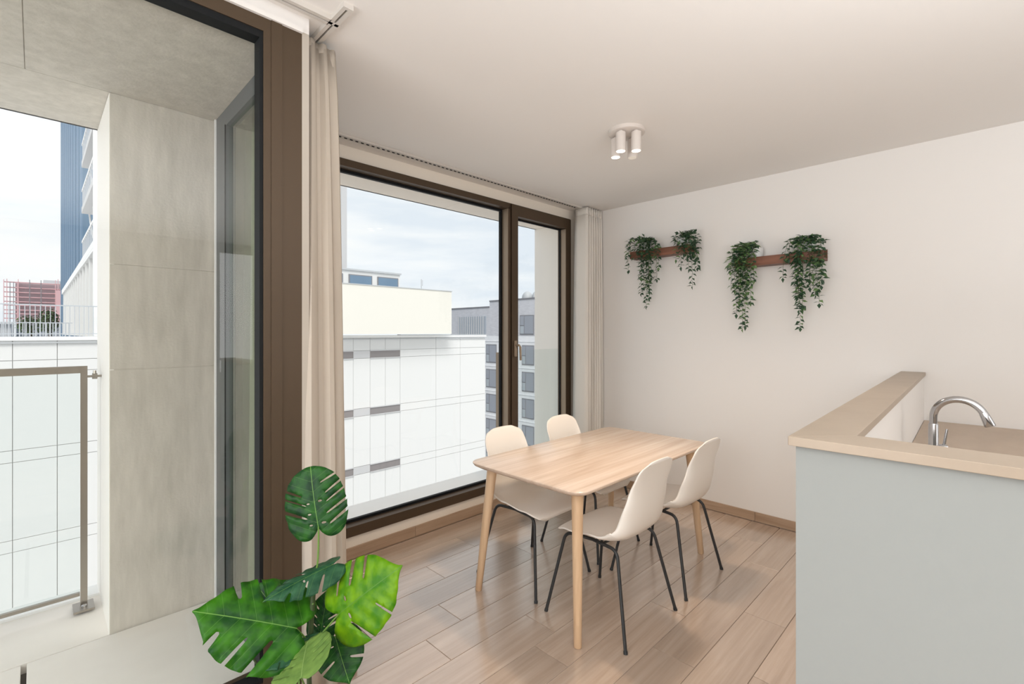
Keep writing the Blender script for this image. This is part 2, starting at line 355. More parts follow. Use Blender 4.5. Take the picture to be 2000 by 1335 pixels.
# ------------------------------------------------------------------ loggia of stone
pier = struct_empty('wall_stone_pier')
for (z0, z1) in ((.02, 1.303), (1.3075, 1.7995), (1.8015, 2.598)):
    box('stone_panel', .247, .985, 2.90, 3.0, z0, z1, M['stone'], pier, bevel=.001)
box('core', .26, .98, 2.903, 3.48, .0, 2.6, M['stone'], pier)
box('side_panel', .245, .262, 2.902, 3.50, .072, 2.597, M['stonelit'], pier)
box('side_panel', .965, 1.0, 3.08, 3.50, .1, 2.597, M['stonelit'], pier)
box('outer_panel', .262, .965, 3.47, 3.50, .0, 2.597, M['stonelit'], pier)
box('return_base', .70, 1.0, 2.89, WY + .12, -.3, 2.6, M['cream'], pier)
so = struct_empty('ceiling_loggia')
box('slab', LX - .3, .735, LY + .1, WY + .12, 2.605, 6.0, M['stone'], so)
box('slab', LX - .3, 7, WY + .12, 3.48, 2.605, 6.0, M['stone'], so)
box('slab', 3.96, 7, WY + .13, 3.48, -6, 2.62, M['joint'], so)
for (x0, x1, y0, y1) in ((LX - .3, -.0315, LY + .1, 2.8985), (-.0285, .735, LY + .1, 2.8985), (LX - .3, 1.2, 2.9015, 3.50), (1.203, 2.6, 2.97, 3.50), (2.603, 3.86, 2.97, 3.50)):
    box('soffit_panel', x0, x1, y0, y1, 2.60, 2.625, M['stone'] if x0 < 1 else M['soffit2'], so)
box('fascia_panel', LX - .3, 7, 3.48, 3.50, 2.60, 6.0, M['stone'], so)
fo = struct_empty('floor_loggia')
box('slab', LX - .3, 1.0, LY + .1, 3.46, -.6, .03, M['joint'], fo)
for (x0, x1, y0, y1) in ((LX - .3, -.042, LY + .1, 2.893), (-.024, .70, LY + .1, 2.893), (LX - .3, .99, 2.902, 3.50)):
    box('paver', x0, x1, y0, y1, .03, .0727, M['paver'], fo, bevel=.001)
box('kerb', LX - .3, .245, 3.38, 3.50, .0727, .085, M['white'], fo)
# far reveal of window 2
rv = struct_empty('wall_stone_reveal')
box('reveal_panel', 3.85, 3.95, WY + .12, 3.50, .1, 2.599, M['stonelit'], rv)
box('outer_panel', 3.95, 7, 3.46, 3.50, -6, 2.6, M['stonelit'], rv)
sl = struct_empty('trim_3')
box('outer_sill', .985, 3.85, WY + .12, 3.52, .06, .13, M['white'], sl)
box('sill_base', .985, 3.85, WY + .12, 3.48, -3, .06, M['stone'], sl)

# balustrade on the loggia
YB = 3.256
bal = thing('glass_balustrade', 'framed glass balustrade at the open edge of the stone loggia', 'railing', (-.5, YB, .085))
box('post', .163, .190, YB - .006, YB + .006, .085, 1.31, M['steel'], bal)
box('post', -1.75, -1.723, YB - .006, YB + .006, .085, 1.31, M['steel'], bal)
box('top_rail', -1.723, .163, YB - .014, YB + .014, 1.275, 1.31, M['steel'], bal)
box('glass_panel', -1.72, .161, YB - .005, YB + .005, .165, 1.275, M['glassrail'], bal)
box('bottom_channel', -1.72, .161, YB - .009, YB + .009, .150, .166, M['steel'], bal)
fp = box('foot_plate', .135, .215, YB - .06, YB + .05, .085, .095, M['steel'], bal)
MB().lathe([(.012, 0), (.012, .012), (.006, .016)], (.176, YB - .03, .095), 10).obj('bolt', M['chrome'], fp)
MB().tube([(.19, YB, 1.256), (.245, YB, 1.256)], .006, 8).tube([(.208, YB, 1.256), (.228, YB, 1.256)], .015, 10).tube([(.218, YB, 1.256), (.218, YB, 1.285)], .007, 8).obj('wall_bracket', M['steel'], bal)
b2 = thing('glass_balustrade', 'frameless low glass guard outside the narrow opening casement', 'railing', (3.4, 3.13, .13))
box('glass_panel', 2.965, 3.825, 3.125, 3.137, .13, 1.315, M['glassrail'], b2)
box('post', 3.825, 3.849, 3.11, 3.15, .13, 1.33, M['greyalu'], b2)
box('post', 2.945, 2.965, 3.11, 3.15, .13, 1.30, M['bronzein'], b2)

# ------------------------------------------------------------------ curtain tracks
t1 = thing('curtain_track', 'white ceiling curtain track running along the large window', 'curtain rail', (2.4, 2.80, CZ))
m_ = MB(); m_.box(.83, WX - .02, 2.775, 2.795, CZ - .014, CZ); m_.box(.83, WX - .02, 2.803, 2.823, CZ - .014, CZ); m_.obj('rail', M['track'], t1)
MB().box(.83, WX - .02, 2.795, 2.803, CZ - .004, CZ).obj('slot', M['gasket'], t1)
m_ = MB()
for i in range(75):
    x = .9 + i * .037; m_.box(x, x + .016, 2.795, 2.803, CZ - .018, CZ - .006)
m_.obj('gliders', M['gasket'], t1, kind='stuff')
t2 = thing('curtain_track', 'white ceiling track with a tee corner above the tall left curtain', 'curtain rail', (.815, 1.79, CZ))
m_ = MB(); m_.box(LX, .80, 1.772, 1.789, CZ - .02, CZ); m_.box(LX, .80, 1.797, 1.812, CZ - .02, CZ)
m_.box(.797, .812, 1.68, 2.76, CZ - .02, CZ); m_.box(.82, .835, 1.68, 2.76, CZ - .02, CZ); m_.box(.797, .835, 1.665, 1.68, CZ - .02, CZ); m_.box(.797, .835, 1.785, 1.80, CZ - .02, CZ)
m_.obj('rail', M['track'], t2)
MB().box(LX, .80, 1.789, 1.797, CZ - .004, CZ - .001).box(.812, .82, 1.68, 2.76, CZ - .004, CZ - .001).obj('slot', M['gasket'], t2)

# ------------------------------------------------------------------ curtains
def curtain(name, label, top, bot, z0, z1, material, loc):
    rows = 14; n = len(top); vs = []
    for r in range(rows + 1):
        f = r / rows
        for i in range(n):
            f = (r / rows) ** .6; wob = .004 * math.sin(i * .7 + f * 5)
            x = top[i][0] * (1 - f) + bot[i][0] * f + wob * f; y = top[i][1] * (1 - f) + bot[i][1] * f + wob * f
            vs.append((x, y, z1 + (z0 - z1) * r / rows))
    fs = [(r * n + i, r * n + i + 1, (r + 1) * n + i + 1, (r + 1) * n + i) for r in range(rows) for i in range(n - 1)]
    root = thing(name, label, 'curtain', loc)
    o = MB().add(vs, fs).obj('fabric', material, root, smooth=True)
    s = o.modifiers.new('thickness', 'SOLIDIFY'); s.thickness = .0025; s.offset = 0
    # heading tape
    hv = [(x, y, z) for z in (z1 + .003, z1 - .07) for (x, y) in [(p[0] - .002, p[1] - .002) for p in top]]
    hf = [(i, i + 1, n + i + 1, n + i) for i in range(n - 1)]
    h = MB().add(hv, hf).obj('heading_tape', material, root, smooth=True); s = h.modifiers.new('thickness', 'SOLIDIFY'); s.thickness = .003; s.offset = 0
    return root
def fold_path(n, s0, s1, a0, a1, swap=False, seg=10, first=None):
    pts = []
    for i in range(n * seg + 1):
        t = i / seg; ph = math.cos(math.pi * t); ph = math.copysign(abs(ph) ** .6, ph)
        s = s0 + (s1 - s0) * i / (n * seg); a = (a0 + a1) / 2 - ph * (a1 - a0) / 2
        pts.append((a, s) if swap else (s, a))
    return pts
top = [(3.732, 2.855), (3.730, 2.82), (3.729, 2.78), (3.729, 2.74), (3.732, 2.715)] + fold_path(13, 3.737, 3.975, 2.708, 2.80)
bot = [(3.70, 2.87), (3.695, 2.82), (3.693, 2.78), (3.693, 2.73), (3.70, 2.70)] + fold_path(13, 3.71, 3.985, 2.69, 2.81)
curtain('curtain', 'pale gathered curtain stacked in the corner right of the window', top, bot, .012, CZ - .016, M['curtain2'], (3.85, 2.78, 0))
top = [(.772, 1.985), (.774, 1.945), (.786, 1.926), (.800, 1.930), (.812, 1.948), (.826, 1.950), (.838, 1.932), (.850, 1.934), (.862, 1.955), (.876, 1.957), (.888, 1.944), (.897, 1.955), (.896, 1.985), (.885, 2.01)] + fold_path(14, 2.03, 2.84, .885, .79, True)
bot = [(.722, 1.852), (.727, 1.828), (.742, 1.812), (.765, 1.822), (.787, 1.846), (.805, 1.846), (.825, 1.818), (.845, 1.820), (.865, 1.848), (.885, 1.842), (.905, 1.858), (.925, 1.895), (.925, 1.96), (.905, 2.03)] + fold_path(14, 2.05, 2.86, .90, .775, True)
curtain('curtain', 'tall beige gathered curtain behind the monstera plant', top, bot, .012, CZ - .03, M['curtain'], (.84, 2.3, 0))

# ------------------------------------------------------------------ kitchen half wall, ledge, worktop
A_, B_, D_, C_ = (1.296, .3466), (4.0, .408), (4.0, .285), (1.423, .229)
KY = -1.6
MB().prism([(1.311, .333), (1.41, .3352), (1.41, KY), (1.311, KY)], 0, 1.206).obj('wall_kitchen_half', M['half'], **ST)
MB().prism([(1.4105, .3352), (4.0, .394), (4.0, .293), (1.4105, .243)], 0, 1.206).obj('wall_kitchen_arm', M['wall'], **ST)
lg = thing('stone_ledge', 'beige stone ledge capping the low kitchen wall', 'ledge', (1.36, .29, 1.206))
MB().prism([A_, B_, D_, C_], 1.206, 1.2278).obj('slab', M['stoneslab'], lg, bevel=.0012)
MB().prism([(A_[0], A_[1] - .001), (C_[0], C_[1] - .001), (1.425, KY), (1.296, KY)], 1.206, 1.2278).obj('slab', M['stoneslab'], lg, bevel=.0012)
cb = thing('base_cabinet', 'kitchen base cabinet under the beige worktop beside the half wall', 'cabinet', (3, 0, 0))
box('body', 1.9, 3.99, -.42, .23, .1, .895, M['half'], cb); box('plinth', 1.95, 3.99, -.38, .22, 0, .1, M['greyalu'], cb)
for i in range(3): 
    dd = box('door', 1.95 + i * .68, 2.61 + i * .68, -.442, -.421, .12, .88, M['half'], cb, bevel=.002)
    box('handle', 2.2 + i * .68, 2.36 + i * .68, -.462, -.442, .80, .81, M['steel'], dd)
ct = MB().prism([(1.42, KY), (1.42, .2415), (3.99, .2905), (3.99, -.46), (1.98, -.46), (1.98, KY)], .897, .925).obj('worktop', M['counter'], None, bevel=.001)
ct['label'] = 'beige speckled kitchen worktop behind the raised ledge'; ct['category'] = 'worktop'
cb2 = thing('base_cabinet', 'kitchen base cabinet run behind the near half wall', 'cabinet', (1.7, -.9, 0))
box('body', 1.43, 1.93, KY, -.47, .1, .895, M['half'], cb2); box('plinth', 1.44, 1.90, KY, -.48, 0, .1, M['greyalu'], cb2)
# faucet
fx0, fy0 = 2.66, .165
fa = thing('kitchen_faucet', 'chrome arched kitchen tap rising above the ledge', 'tap', (fx0, fy0, .925))
MB().lathe([(.026, 0), (.026, .008), (.020, .012), (.0175, .03), (.0165, .17), (.0150, .175)], (fx0, fy0, .925), 20).obj('body', M['chrome'], fa, smooth=True)
pts = []; R = .079; zt = .925 + .203
dv = Vector((-.12, -1, 0)).normalized()
for i in range(21):
    q = math.pi * (1 - i / 20 * .90); c = math.cos(q); s_ = math.sin(q)
    p = Vector((fx0, fy0, zt)) + dv * (R + R * c) ; p.z = zt + R * s_ * 1.02
    pts.append(p)
pts = [Vector((fx0, fy0, .925 + .16))] + pts
MB().tube(pts, .0135, 14).obj('spout', M['chrome'], fa, smooth=True)
tdir = (pts[-1] - pts[-2]).normalized()
MB().tube([pts[-1] - tdir * .012, pts[-1] - tdir * .004, pts[-1] + tdir * .040, pts[-1] + tdir * .043], [.0137, .0148, .0178, .0165], 14).obj('spray_head', M['chrome'], fa, smooth=True)
MB().tube([(fx0, fy0, 1.0), (fx0 + .04, fy0 - .035, 1.0)], .013, 12).tube([(fx0 + .035, fy0 - .03, 1.0), (fx0 + .045, fy0 - .04, 1.075)], [.006, .0045], 10).obj('lever', M['chrome'], fa, smooth=True)

# ------------------------------------------------------------------ dining table
tx0, tx1, ty0, ty1 = 1.762, 3.205, 1.322, 2.125
tcx, tcy = (tx0 + tx1) / 2, (ty0 + ty1) / 2
def rrect(hx, hy, r, n=8, bow=.0):
    pts = []
    for (sx, sy, a0) in ((1, 1, 0), (-1, 1, 90), (-1, -1, 180), (1, -1, 270)):
        for i in range(n + 1):
            a = math.radians(a0 + 90 * i / n); pts.append((sx * (hx - r) + r * math.cos(a), sy * (hy - r) + r * math.sin(a)))
    return pts
tb = thing('dining_table', 'pale ash dining table with rounded corners and splayed legs', 'table', (tcx, tcy, 0))
hx, hy = (tx1 - tx0) / 2, (ty1 - ty0) / 2
lay = [(-.034, .705), (-.006, .722), (0, .732), (0, .737), (-.003, .740)]
vs = []; n = None
for ins, z in lay:
    pr = rrect(hx + ins, hy + ins, .075); n = len(pr); vs += [(tcx + p[0], tcy + p[1], z) for p in pr]
fs = [tuple(range(n - 1, -1, -1)), tuple(range((len(lay) - 1) * n, len(lay) * n))]
fs += [(j * n + i, j * n + (i + 1) % n, (j + 1) * n + (i + 1) % n, (j + 1) * n + i) for j in range(len(lay) - 1) for i in range(n)]
MB().add(vs, fs).obj('tabletop', M['table'], tb, smooth=True)
MB().box(tcx - .5, tcx + .5, tcy - .22, tcy - .19, .665, .705).box(tcx - .5, tcx + .5, tcy + .19, tcy + .22, .665, .705).obj('support_rail', M['tleg'], tb)
for sx in (-1, 1):
    for sy in (-1, 1):
        foot = Vector((tcx + sx * .678, tcy + sy * .355, 0)); topp = Vector((tcx + sx * .615, tcy + sy * .305, .706))
        k = topp - foot
        MB().tube([foot, foot + k * .004, foot + k * .45, foot + k * .9, topp], [.017, .019, .0235, .028, .030], 16).obj('leg', M['tleg'], tb, smooth=True)

# ------------------------------------------------------------------ chairs
def make_chair():
    root = thing('dining_chair', '', 'chair', (0, 0, 0), 'white shell chairs around the table')
    prof = [(.222, .418), (.212, .436), (.19, .447), (.14, .455), (.07, .453), (0, .448), (-.07, .444), (-.125, .447), (-.165, .458), (-.195, .480),
            (-.213, .512), (-.224, .55), (-.233, .60), (-.240, .65), (-.247, .70), (-.256, .75), (-.265, .79), (-.274, .82), (-.280, .838), (-.285, .850)]
    P = [Vector((0, a, b)) for a, b in prof]; n = len(P)
    s = [0]
    for i in range(1, n): s.append(s[-1] + (P[i] - P[i - 1]).length)
    tot = s[-1]; nu = 18; vs = []
    def lerp_tab(t, tab):
        for (a, x), (b, y) in zip(tab, tab[1:]):
            if t <= b:
                f = (t - a) / (b - a); f = f * f * (3 - 2 * f); return x + (y - x) * f
        return tab[-1][1]
    m = 44
    for j in range(m + 1):
        dist = tot * j / m
        # position along the profile
        for i in range(n - 1):
            if dist <= s[i + 1] + 1e-9: break
        f = (dist - s[i]) / (s[i + 1] - s[i]); p = P[i].lerp(P[i + 1], f)
        ta = (P[i + 1] - P[i]).normalized(); tb_ = (P[min(i + 2, n - 1)] - P[min(i + 1, n - 2)]).normalized(); tg = ta.lerp(tb_, f * .5).normalized()
        nr = Vector((0, -tg.z, tg.y)); 
        if nr.z < 0 and abs(tg.z) < .5: nr = -nr
        nr = Vector((0, tg.z, -tg.y))  # rotate: seat (tg=-y) -> +z ; back (tg=+z) -> +y
        t = dist / tot
        W = lerp_tab(t, [(0, .205), (.18, .225), (.40, .222), (.52, .225), (.68, .205), (.85, .182), (1, .165)])
        r0, r1 = .075, .068
        if dist < r0: W -= r0 - math.sqrt(max(0, r0 * r0 - (r0 - dist) ** 2))
        if tot - dist < r1: W -= r1 - math.sqrt(max(0, r1 * r1 - (r1 - (tot - dist)) ** 2))
        c = lerp_tab(t, [(0, -.012), (.15, .004), (.35, .03), (.5, .062), (.62, .05), (.8, .03), (.93, .008), (1, .002)])
        for k in range(nu + 1):
            q = -1 + 2 * k / nu
            vs.append(p + tg * (.009 * (1 - q * q) * max(0, (t - .8) / .2) ** 1.5) + Vector((1, 0, 0)) * (W * math.sin(q * math.pi / 2 * .93) / math.sin(math.pi / 2 * .93)) + nr * c * abs(q) ** 2.6)
    fs = [(j * (nu + 1) + k, j * (nu + 1) + k + 1, (j + 1) * (nu + 1) + k + 1, (j + 1) * (nu + 1) + k) for j in range(m) for k in range(nu)]
    o = MB().add(vs, fs).obj('seat_shell', M['shell'], root, smooth=True)
    so_ = o.modifiers.new('thickness', 'SOLIDIFY'); so_.thickness = .007; so_.offset = -1
    r = .0085
    for sx in (-1, 1):
        for sy in (-1, 1):
            foot = Vector((sx * .247, sy * .242, 0)); knee = Vector((sx * .175, sy * (.165 if sy > 0 else .150), .424)); mid = Vector((sx * .165, 0, .430))
            pts = [foot, foot + (knee - foot) * .5, foot + (knee - foot) * .86]
            a, b = foot + (knee - foot) * .9, knee + (mid - knee) * .28
            for i in range(6):
                f = i / 5; pts.append(a.lerp(knee, f).lerp(knee.lerp(b, f), f))
            pts.append(mid)
            lg_ = MB().tube(pts, r, 10).obj('leg', M['black'], root, smooth=True)
            MB().tube([foot + Vector((0, 0, .0)), foot + (knee - foot) * .03], r + .0018, 10).obj('foot_cap', M['black'], lg_, smooth=True)
    MB().tube([(-.165, .06, .4265), (.165, .06, .4265)], .007, 8).tube([(-.165, -.06, .4265), (.165, -.06, .4265)], .007, 8).obj('cross_bar', M['black'], root, smooth=True)
    return root
ch0 = make_chair()
chairs = [((2.17, 1.425), 0, 'white shell chair nearest the camera, back turned to the viewer'),
          ((2.79, 1.425), 0, 'white shell chair at the far right corner of the table, nearest the shelf wall'),
          ((2.185, 1.995), math.pi, 'white shell chair at the window side by the table end nearest the plant'),
          ((2.79, 2.005), math.pi, 'white shell chair at the window side nearest the corner curtain')]
for i, ((x, y), rz, lab) in enumerate(chairs):
    c = ch0 if i == 0 else copy_tree(ch0)
    c.location = (x, y, 0); c.rotation_euler = (0, 0, rz); c['label'] = lab

# ------------------------------------------------------------------ ceiling light
LXc, LYc = 2.508, 1.537
cl = thing('ceiling_spotlight', 'round white ceiling fixture with four cylindrical spots', 'ceiling light', (LXc, LYc, CZ))
MB().lathe([(.098, -.024), (.106, -.020), (.106, 0)], (LXc, LYc, CZ), 40).obj('mounting_plate', M['lampwhite'], cl, smooth=True)
for i, (dx, dy) in enumerate([(-.070, -.004), (-.012, -.072), (-.006, .072), (.072, .004)]):
    c = (LXc + dx, LYc + dy, 0)
    h = MB().lathe([(.024, 2.548), (.0275, 2.545), (.0285, 2.548), (.0285, 2.655), (.012, 2.657), (.012, CZ - .022)], c, 24).obj('spot_head', M['lampwhite'], cl, smooth=True)
    MB().lathe([(.0245, 2.5445), (.0245, 2.549)], c, 24).obj('lens', M['bulb'] if i != 3 else M['bulbdim'], h, smooth=True)
    if i != 3 or True:
        light('spot_beam', 'SPOT', (c[0], c[1], 2.538), (c[0] + dx * 2.5, c[1] + dy * 2.5, 0), 24 if i != 3 else 8, (1, .76, .54), spot_size=math.radians(115), spot_blend=.9, shadow_soft_size=.025)

# ------------------------------------------------------------------ wall shelves with trailing plants
def shelf(label, y0, y1, zt):
    s = thing('wall_shelf', label, 'shelf', (WX, (y0 + y1) / 2, zt - .065), 'walnut picture ledges')
    box('shelf_board', WX - .105, WX, y0, y1, zt - .066, zt - .050, M['walnut'], s)
    box('front_lip', WX - .117, WX - .105, y0, y1, zt - .066, zt, M['walnut'], s, bevel=.001)
    box('back_rail', WX - .012, WX, y0, y1, zt - .050, zt + .015, M['walnut'], s)
    return s
shelf('left dark wood wall ledge nearer the curtain corner', 1.775, 2.345, 2.222)
shelf('right dark wood wall ledge, set lower, nearer the kitchen', .815, 1.415, 2.056)

def leaf_geo(m, p, d, up, ln, wd):
    d = d.normalized(); s = d.cross(up)
    if s.length < .01: s = d.cross(Vector((1, 0, 0)))
    s.normalize(); n = s.cross(d)
    a = p; b = p + d * ln * .4 + s * wd / 2 + n * ln * .10; c = p + d * ln - n * ln * .12; e_ = p + d * ln * .4 - s * wd / 2 + n * ln * .10; mid = p + d * ln * .42
    m.add([a, b, c, e_, mid], [(0, 1, 4), (1, 2, 4), (0, 4, 3), (4, 2, 3)])
def on_wall(px, py, X):     # point on a plane X = const seen at a pixel
    u = (px - CX) / F; d = X * S2 / (1 + u); return Vector((X, d * (1 - u) / S2, EYE - d * (py - HY) / F))
rv_ = random.Random(11)
def vine_plant(label, potpx, potz, ends, tops, bright, dens=1.0):
    Xp = 3.945; u = (potpx - CX) / F; yp = Xp * (1 - u) / (1 + u)
    base = Vector((Xp, yp, potz))
    root = thing('trailing_plant', label, 'potted plant', tuple(base), 'trailing plants on the wall ledges')
    MB().lathe([(.034, 0), (.038, .004), (.046, .115), (.047, .12), (.043, .12), (.041, .095)], base, 24).obj('pot', M['pot'], root, smooth=True)
    st = MB(); lf = MB(); lf2 = MB()
    rim = base + Vector((-.005, 0, .115))
    def put(p, d, big=1.0):
        tgt = lf2 if rv_.random() < bright else lf
        leaf_geo(tgt, p, d, Vector((rv_.uniform(-1, 0), rv_.uniform(-.5, .5), 1)), rv_.uniform(.032, .046) * big, rv_.uniform(.019, .027) * big)
    for (ex, ey, n) in ends:
        for rep in range(n):
            ep = on_wall(ex + rv_.uniform(-7, 7) * (rep > 0), ey - (rv_.uniform(5, 60) if rep else 0), WX - rv_.uniform(.10, .17))
            out = Vector((WX - rv_.uniform(.125, .17), base.y * .2 + ep.y * .8 + rv_.uniform(-.015, .015), rim.z + rv_.uniform(-.01, .03)))
            hang = Vector((ep.x, ep.y * .85 + out.y * .15, out.z - .12))
            if hang.z < ep.z: hang.z = (out.z + ep.z) / 2
            ctrl = [rim, rim.lerp(out, .5) + Vector((0, 0, .035)), out, hang, ep]
            pts = []
            for i in range(len(ctrl) - 1):
                p0, p1, p2, p3 = ctrl[max(i - 1, 0)], ctrl[i], ctrl[i + 1], ctrl[min(i + 2, len(ctrl) - 1)]
                k = max(3, int((p2 - p1).length / .016))
                for j in range(k):
                    t = j / k; pts.append(.5 * ((2 * p1) + (p2 - p0) * t + (2 * p0 - 5 * p1 + 4 * p2 - p3) * t * t + (3 * p1 - p0 - 3 * p2 + p3) * t ** 3))
            pts.append(ep)
            for i in range(1, len(pts) - 1): pts[i] = pts[i] + Vector((rv_.uniform(-1, 1), rv_.uniform(-1, 1), 0)) * .003
            st.tube(pts, .0011, 4, False)
            for i in range(2, len(pts)):
                if rv_.random() < .95 * dens:
                    sg = 1 if i % 2 else -1
                    put(pts[i], Vector((rv_.uniform(-.7, .2), sg * rv_.uniform(.5, 1), rv_.uniform(-.9, .25))))
            put(ep, Vector((0, 0, -1)))
    for (cx_, cy_, rx, ry, n) in tops:
        for i in range(n):
            a = rv_.uniform(0, 6.28); q = math.sqrt(rv_.random())
            p = on_wall(cx_ + rx * q * math.cos(a), cy_ + ry * q * math.sin(a), WX - rv_.uniform(.03, .16))
            if i % 3 == 0: st.tube([rim, rim.lerp(p, .5) + Vector((0, 0, .02)), p], .001, 4, False)
            dd = (p - rim) + Vector((rv_.uniform(-.05, .02), rv_.uniform(-.05, .05), rv_.uniform(-.03, .05)))
            put(p, dd)
    st.obj('vines', M['vinestem'], root)
    lf.obj('foliage', M['vineleaf'], root, kind='stuff')
    lf2.obj('pale_foliage', M['vineleaf2'], root, kind='stuff')
    return root
sz1, sz2 = 2.222 - .05, 2.056 - .05
vine_plant('fullest trailing plant, at the left end of the left ledge', 1262, sz1,
           [(1262, 598, 3), (1268, 580, 3), (1252, 572, 3), (1283, 545, 3), (1286, 522, 2), (1258, 560, 3), (1227, 528, 1), (1225, 503, 2)],
           [(1256, 478, 30, 16, 60), (1240, 492, 18, 12, 26)], .22)
vine_plant('small bushy trailing plant at the right end of the left ledge', 1334, sz1,
           [(1352, 558, 1), (1362, 522, 2), (1345, 525, 3), (1330, 520, 2), (1320, 506, 1), (1358, 505, 2)],
           [(1341, 468, 25, 15, 75), (1352, 490, 14, 16, 26)], .10)
vine_plant('light green trailing plant at the left end of the right ledge', 1479, sz2,
           [(1450, 641, 2), (1438, 612, 3), (1445, 592, 3), (1466, 590, 2), (1458, 577, 3), (1455, 560, 2), (1428, 560, 2), (1468, 552, 1)],
           [(1441, 492, 14, 12, 36), (1434, 514, 14, 16, 40), (1452, 480, 12, 3, 7)], .5)
vine_plant('long two-strand trailing plant at the right end of the right ledge', 1581, sz2,
           [(1563, 639, 2), (1560, 605, 3), (1557, 580, 2), (1600, 592, 2), (1592, 575, 3), (1606, 545, 1), (1582, 560, 2), (1529, 542, 1), (1540, 505, 1)],
           [(1575, 471, 24, 7, 40), (1557, 500, 13, 14, 40), (1590, 507, 16, 6, 20), (1604, 470, 7, 3, 5)], .25)

# ------------------------------------------------------------------ monstera plant
def leaf_material(name, c_dark, c_light, rough=.28, vein=(.16, .34, .07)):
    m = bpy.data.materials.new(name); m.use_nodes = True; t = m.node_tree; b = t.nodes['Principled BSDF']; lk = t.links.new
    uv = N(t, 'ShaderNodeUVMap'); uv.uv_map = 'leaf'; sp = N(t, 'ShaderNodeSeparateXYZ'); lk(uv.outputs[0], sp.inputs[0])
    def mth(op, a, b_=None, c_=None):
        n = N(t, 'ShaderNodeMath', operation=op)
        for i, q in enumerate((a, b_, c_)):
            if q is None: continue
            if isinstance(q, (int, float)): n.inputs[i].default_value = q
            else: lk(q, n.inputs[i])
        return n.outputs[0]
    ax = mth('ABSOLUTE', mth('SUBTRACT', sp.outputs[0], .5))
    yy = mth('SUBTRACT', sp.outputs[1], mth('MULTIPLY', ax, .55))
    fr = mth('FRACT', mth('MULTIPLY', yy, 6.0)); dv_ = mth('ABSOLUTE', mth('SUBTRACT', fr, .5))
    lat = mth('LESS_THAN', dv_, .012); mid = mth('LESS_THAN', ax, .0045)
    vn = mth('MAXIMUM', mth('MULTIPLY', lat, .45), mid)
    no_ = N(t, 'ShaderNodeTexNoise'); no_.inputs['Scale'].default_value = 5; no_.inputs['Detail'].default_value = 3; lk(uv.outputs[0], no_.inputs[0])
    r = N(t, 'ShaderNodeValToRGB'); r.color_ramp.elements[0].position = .35; r.color_ramp.elements[1].position = .68
    r.color_ramp.elements[0].color = (*c_dark, 1); r.color_ramp.elements[1].color = (*c_light, 1); lk(no_.outputs[0], r.inputs[0])
    mx = N(t, 'ShaderNodeMix', data_type='RGBA'); lk(vn, mx.inputs[0]); lk(r.outputs[0], mx.inputs[6]); mx.inputs[7].default_value = (*vein, 1)
    lk(mx.outputs[2], b.inputs['Base Color']); b.inputs['Roughness'].default_value = rough + .1; b.inputs['Specular IOR Level'].default_value = .2
    bu = N(t, 'ShaderNodeBump'); bu.inputs['Strength'].default_value = .4; bu.inputs['Distance'].default_value = .003
    lk(mth('MULTIPLY', dv_, 1.0), bu.inputs['Height']); lk(bu.outputs[0], b.inputs['Normal'])
    out = t.nodes['Material Output']; tr = N(t, 'ShaderNodeBsdfTranslucent'); ms = N(t, 'ShaderNodeMixShader'); ms.inputs[0].default_value = .22
    lk(mx.outputs[2], tr.inputs[0]); lk(b.outputs[0], ms.inputs[1]); lk(tr.outputs[0], ms.inputs[2]); lk(ms.outputs[0], out.inputs[0])
    return m
M['mA'] = leaf_material('monstera_leaf_deep', (.006, .040, .012), (.022, .115, .014))
M['mB'] = leaf_material('monstera_leaf_bright', (.045, .19, .004), (.17, .36, .004), vein=(.10, .25, .03))
M['mC'] = leaf_material('monstera_leaf_mid', (.008, .065, .008), (.045, .20, .006))
M['mD'] = leaf_material('monstera_leaf_underside', (.12, .22, .05), (.19, .31, .07), .5, vein=(.30, .42, .14))
M['mE'] = leaf_material('monstera_leaf_blue', (.012, .065, .03), (.04, .13, .06))
M['mstem'] = mat('plant_stem', (.035, .06, .018), .5); M['mpet'] = mat('green_petiole', (.12, .24, .04), .45)

